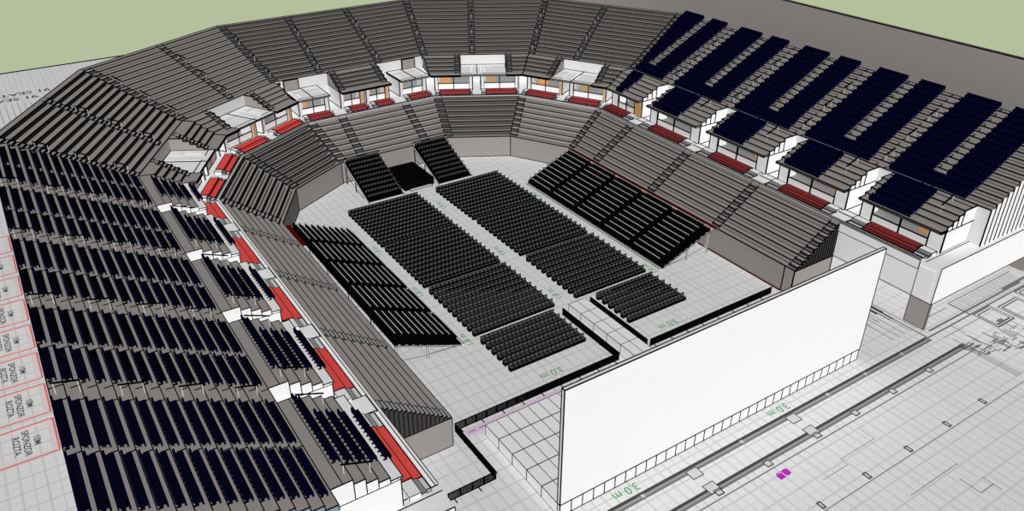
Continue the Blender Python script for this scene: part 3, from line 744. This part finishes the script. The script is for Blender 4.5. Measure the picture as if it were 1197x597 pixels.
# green dimension figures
G = [(36.4, 37.25, 'green figures on the ground before the screen, left end'), (56.0, 37.2, 'green figures on the ground before the screen, right end'),
     (40.6, 54.3, 'green figures on the floor left of the runway, in front of the chairs'), (57.0, 54.2, 'green figures on the floor right of the runway, in front of the chairs'),
     (36.0, 64.3, 'green figures in the left aisle at the second chair block'), (36.0, 76.0, 'green figures in the left aisle between second and third chair blocks'), (36.2, 88.0, 'green figures in the left aisle between third and rear chair blocks'),
     (49.8, 66.5, 'green figures in the centre aisle near the runway'), (49.8, 79.0, 'green figures in the centre aisle between the third chair blocks'), (49.8, 95.0, 'green figures in the centre aisle between the rear chair blocks'),
     (63.5, 64.6, 'green figures in the right aisle at the second chair block'), (63.5, 90.0, 'green figures in the right aisle at the rear chair block')]
for i, (x, y, lab) in enumerate(G):
    text('3.0 m' if i < 4 else '1.8 m', x, y, 1.25 if i < 4 else 1.1, math.pi if i < 4 else math.pi/2, 'green_ink', lab, grp='green dimension figures')
# sponsor boxes at far left
for i in range(8):
    y0 = 70.3+6.3*i; y1 = y0+5.2; mb = MB()
    x0, x1 = -15.5, -4.55
    for a, b_, c_, d_ in ((x0, y0-.09, x1, y0+.09), (x0, y1-.09, x1, y1+.09), (x1-.09, y0, x1+.09, y1), (x0-.09, y0, x0+.09, y1)): mb.box(a, b_, .002, c_, d_, .014, 'ink_red')
    for a, b_, c_, d_ in ((x0, y0+.1, x1, y0+.4), (x0, y1-.4, x1, y1-.1), (x1-.4, y0+.4, x1-.1, y1-.4)): mb.box(a, b_, .001, c_, d_, .010, 'ink_pink')
    o = mb.obj('outlined_box'); tag(o, 'red outlined rectangle painted on the ground left of the stand, %s from the front' % nth(i+1), 'marking', 'red outlined rectangles')
    for tx, x in (('ROZTA', -7.95), ('SPONZOR', -7.1), ('10M', -6.2)):
        text(tx, x, (y0+y1)/2, .85, -math.pi/2, 'ink', 'dark word %s written inside the outlined rectangle, %s from the front' % (tx, nth(i+1)), grp='words in the outlined rectangles')
text('91 SEATS', 3.6, 184.6, 2.6, math.pi, 'ink', 'upside-down words 91 SEATS on the ground beyond the left stand, upper line')
text('91 SEATS', 1.0, 181.4, 2.6, math.pi, 'ink', 'upside-down words 91 SEATS on the ground beyond the left stand, lower line')
# kerb lines in front of the screen
def road(y0, y1, x0, x1, lab):
    mb = MB(); h = (y1-y0)
    mb.box(x0, y0, .001, x1, y0+h*.3, .01, 'ink_soft'); mb.box(x0, y0+h*.3, .001, x1, y1-h*.4, .008, 'ink_pale'); mb.box(x0, y1-h*.4, .001, x1, y1, .012, 'ink')
    o = mb.obj('kerb_line'); tag(o, lab, 'marking', 'grey kerb lines'); return o
road(35.65, 36.45, 20, 79.6, 'long grey double line nearest the screen'); road(32.75, 33.5, 20, 81.8, 'long grey double line farther from the screen')
def hollow(x, y, w_, h_, m, lab, t=.09):
    mb = MB()
    for a, b_, c_, d_ in ((x-w_/2, y-h_/2, x+w_/2, y-h_/2+t), (x-w_/2, y+h_/2-t, x+w_/2, y+h_/2), (x-w_/2, y-h_/2, x-w_/2+t, y+h_/2), (x+w_/2-t, y-h_/2, x+w_/2, y+h_/2)): mb.box(a, b_, .002, c_, d_, .02, m)
    mb.box(x-w_/2+t, y-h_/2+t, .002, x+w_/2-t, y+h_/2-t, .016, 'light_panel')
    o = mb.obj('column_outline'); tag(o, lab, 'marking', 'column outlines on the ground')
for i, x in enumerate((43.0, 56.3)): hollow(x, 35.5, 1.3, 1.15, 'ink', 'larger square outline on the kerb line nearest the screen, %s' % ('left' if i == 0 else 'right'))
for i, x in enumerate((43.0, 56.3)): hollow(x+.05, 33.4, 1.3, 1.2, 'ink', 'larger square outline on the kerb line farther from the screen, %s' % ('left' if i == 0 else 'right'))
for i, x in enumerate((37.3, 49.6, 62.1, 68.2, 74.5)): hollow(x, 36.0, .45, .45, 'ink_pale', 'small pale square on the kerb line nearest the screen, %s from the left' % nth(i+1))
for i, x in enumerate((37.0, 43.2, 49.5, 56.3, 62.08, 68.1, 74.4)): hollow(x, 32.7, .8, .75, 'ink', 'small square outline below the farther kerb line, %s from the left' % nth(i+1), t=.12)
for i, x in enumerate((43.3, 49.5, 55.8, 61.95, 68.15, 74.3)): hollow(x, 26.78, .5, .8, 'ink', 'small dark rectangle outline in the front row of columns, %s from the left' % nth(i+1), t=.14)
flat('thin_ground_line', [(25, 26.15, 81, 26.24, 'ink_soft')], 'thin grey line through the front row of columns', 'marking')
flat('thin_ground_line', [(20, 32.0, 82, 32.12, 'ink_soft')], 'thin grey line just outside the farther kerb line', 'marking')
o = text('3.0', 49.6, 31.1, 1.1, math.pi, 'magenta', 'magenta figure on the ground before the farther kerb line')
flat('magenta_patch', [(48.9, 30.65, 49.6, 31.25, 'magenta'), (49.7, 30.75, 50.4, 31.4, 'magenta')], 'magenta patch with rough ends painted on the ground before the screen', 'marking', z=.015)
# floor plan drawing to the right
rnd = random.Random(3)
def plan(nm, segs, lab):
    mb = MB()
    for i_, (x0, y0, x1, y1, wd, m) in enumerate(segs):
        if abs(x1-x0) < 1e-6: mb.box(x0-wd/2, min(y0, y1), .001, x0+wd/2, max(y0, y1), .012+.0002*(i_ % 30), m)
        elif abs(y1-y0) < 1e-6: mb.box(min(x0, x1), y0-wd/2, .001, max(x0, x1), y0+wd/2, .012+.0002*(i_ % 30), m)
        else: mb.bar((x0, y0, .01), (x1, y1, .01), wd, m)
    o = mb.obj(nm); tag(o, lab, 'drawing', 'floor plan drawings'); return o
import_pts = None
S = []
for i in range(24): S.append((88+i*.55, 36.3, 88+i*.55, 39.0, .07, 'ink_soft'))
S += [(80.9, 36.9, 100, 36.9, .25, 'ink_soft'), (88, 39.0, 101.5, 39.0, .1, 'ink_soft'), (80.8, 38.6, 87, 38.6, .1, 'ink_soft'), (88, 36.3, 88, 39, .2, 'ink')]
plan('stair_drawing', S, 'ladder-like grey stair drawing on the ground under the right front beam')
S = []
for (x, y, a, b_) in ((88.2, 33.0, 3.4, 3.0), (92.2, 31.9, 4.0, 3.4), (97.2, 33.0, 3.0, 3.0)):
    for e in (0, .35): S += [(x+e, y+e, x+a-e, y+e, .18, 'ink'), (x+e, y+b_-e, x+a-e, y+b_-e, .18, 'ink_soft'), (x+e, y+e, x+e, y+b_-e, .16, 'ink'), (x+a-e, y+e, x+a-e, y+b_-e, .16, 'ink_soft')]
    S.append((x+a*.3, y+.6, x+a*.6, y+.6, .5, 'ink_soft'))
S += [(79, 36.2, 100, 36.2, .2, 'ink_soft'), (81, 35.2, 88, 35.2, .12, 'ink_pale'), (84.0, 34.4, 84.0, 36.2, .1, 'ink_soft'), (96.5, 37.2, 104, 37.2, .35, 'ink_soft')]
plan('room_drawing', S, 'grey drawing of square rooms on the ground at the far right')
S = []
for i in range(95):
    x = 80.8+rnd.random()*10; y = 33.4-(x-80.8)*.12-rnd.random()*5.8*(.35+.065*(x-80.8)); y = max(y, 27.0)
    if rnd.random() < .55: S.append((x, y, x+.4+rnd.random()*1.3, y, .05+rnd.random()*.13, rnd.choice(['ink', 'ink_soft', 'ink_soft'])))
    else: S.append((x, y, x, y+.4+rnd.random()*1.6, .05+rnd.random()*.12, rnd.choice(['ink', 'ink_soft', 'ink_soft'])))
for i in range(4): S.append((81.2+i*.28, 27.0, 81.2+i*.28, 33.6, .08, 'ink_soft'))
plan('service_core_drawing', S, 'dense tangled grey drawing of small rooms on the ground at the right edge')
S = []
for i in range(16):
    x = 75.5+rnd.random()*4.6; y = 39.5+rnd.random()*8; S.append((x, y, x, y+1+rnd.random()*3, .12+rnd.random()*.25, rnd.choice(['ink', 'ink_soft', 'ink_soft'])))
for i in range(5): S.append((80.2-i*1.05, 38.0, 80.2-i*1.05, 50.0, .1, 'ink_soft'))
S.append((79.6, 36.4, 79.6, 50, .14, 'ink'))
plan('hatched_drawing', S, 'hatched grey drawing on the ground beside the right promenade wall')
S = [(57, 23.2, 64, 23.2, .1, 'ink_pale'), (62.4, 20.0, 62.4, 22.0, .09, 'ink_soft'), (62.4, 20.0, 64.3, 20.0, .08, 'ink_soft'), (64.3, 19.2, 64.3, 21.0, .08, 'ink_soft'), (60.5, 29.4, 60.5, 31.2, .07, 'ink_pale'), (55.5, 29.4, 60.5, 29.4, .08, 'ink_pale'), (52, 28.6, 55.5, 28.6, .08, 'ink_pale'), (55.5, 28.6, 55.5, 29.4, .08, 'ink_pale')]
plan('faint_outline_drawing', S, 'faint grey outline drawing on the open ground at lower right')
# drawing seen beyond the left stand
S = [(-12+i*1.1, 168, -12+i*1.1, 178, .12, 'ink_pale') for i in range(16)]
plan('row_drawing', S, 'pale ruled row drawing on the ground beyond the left stand')
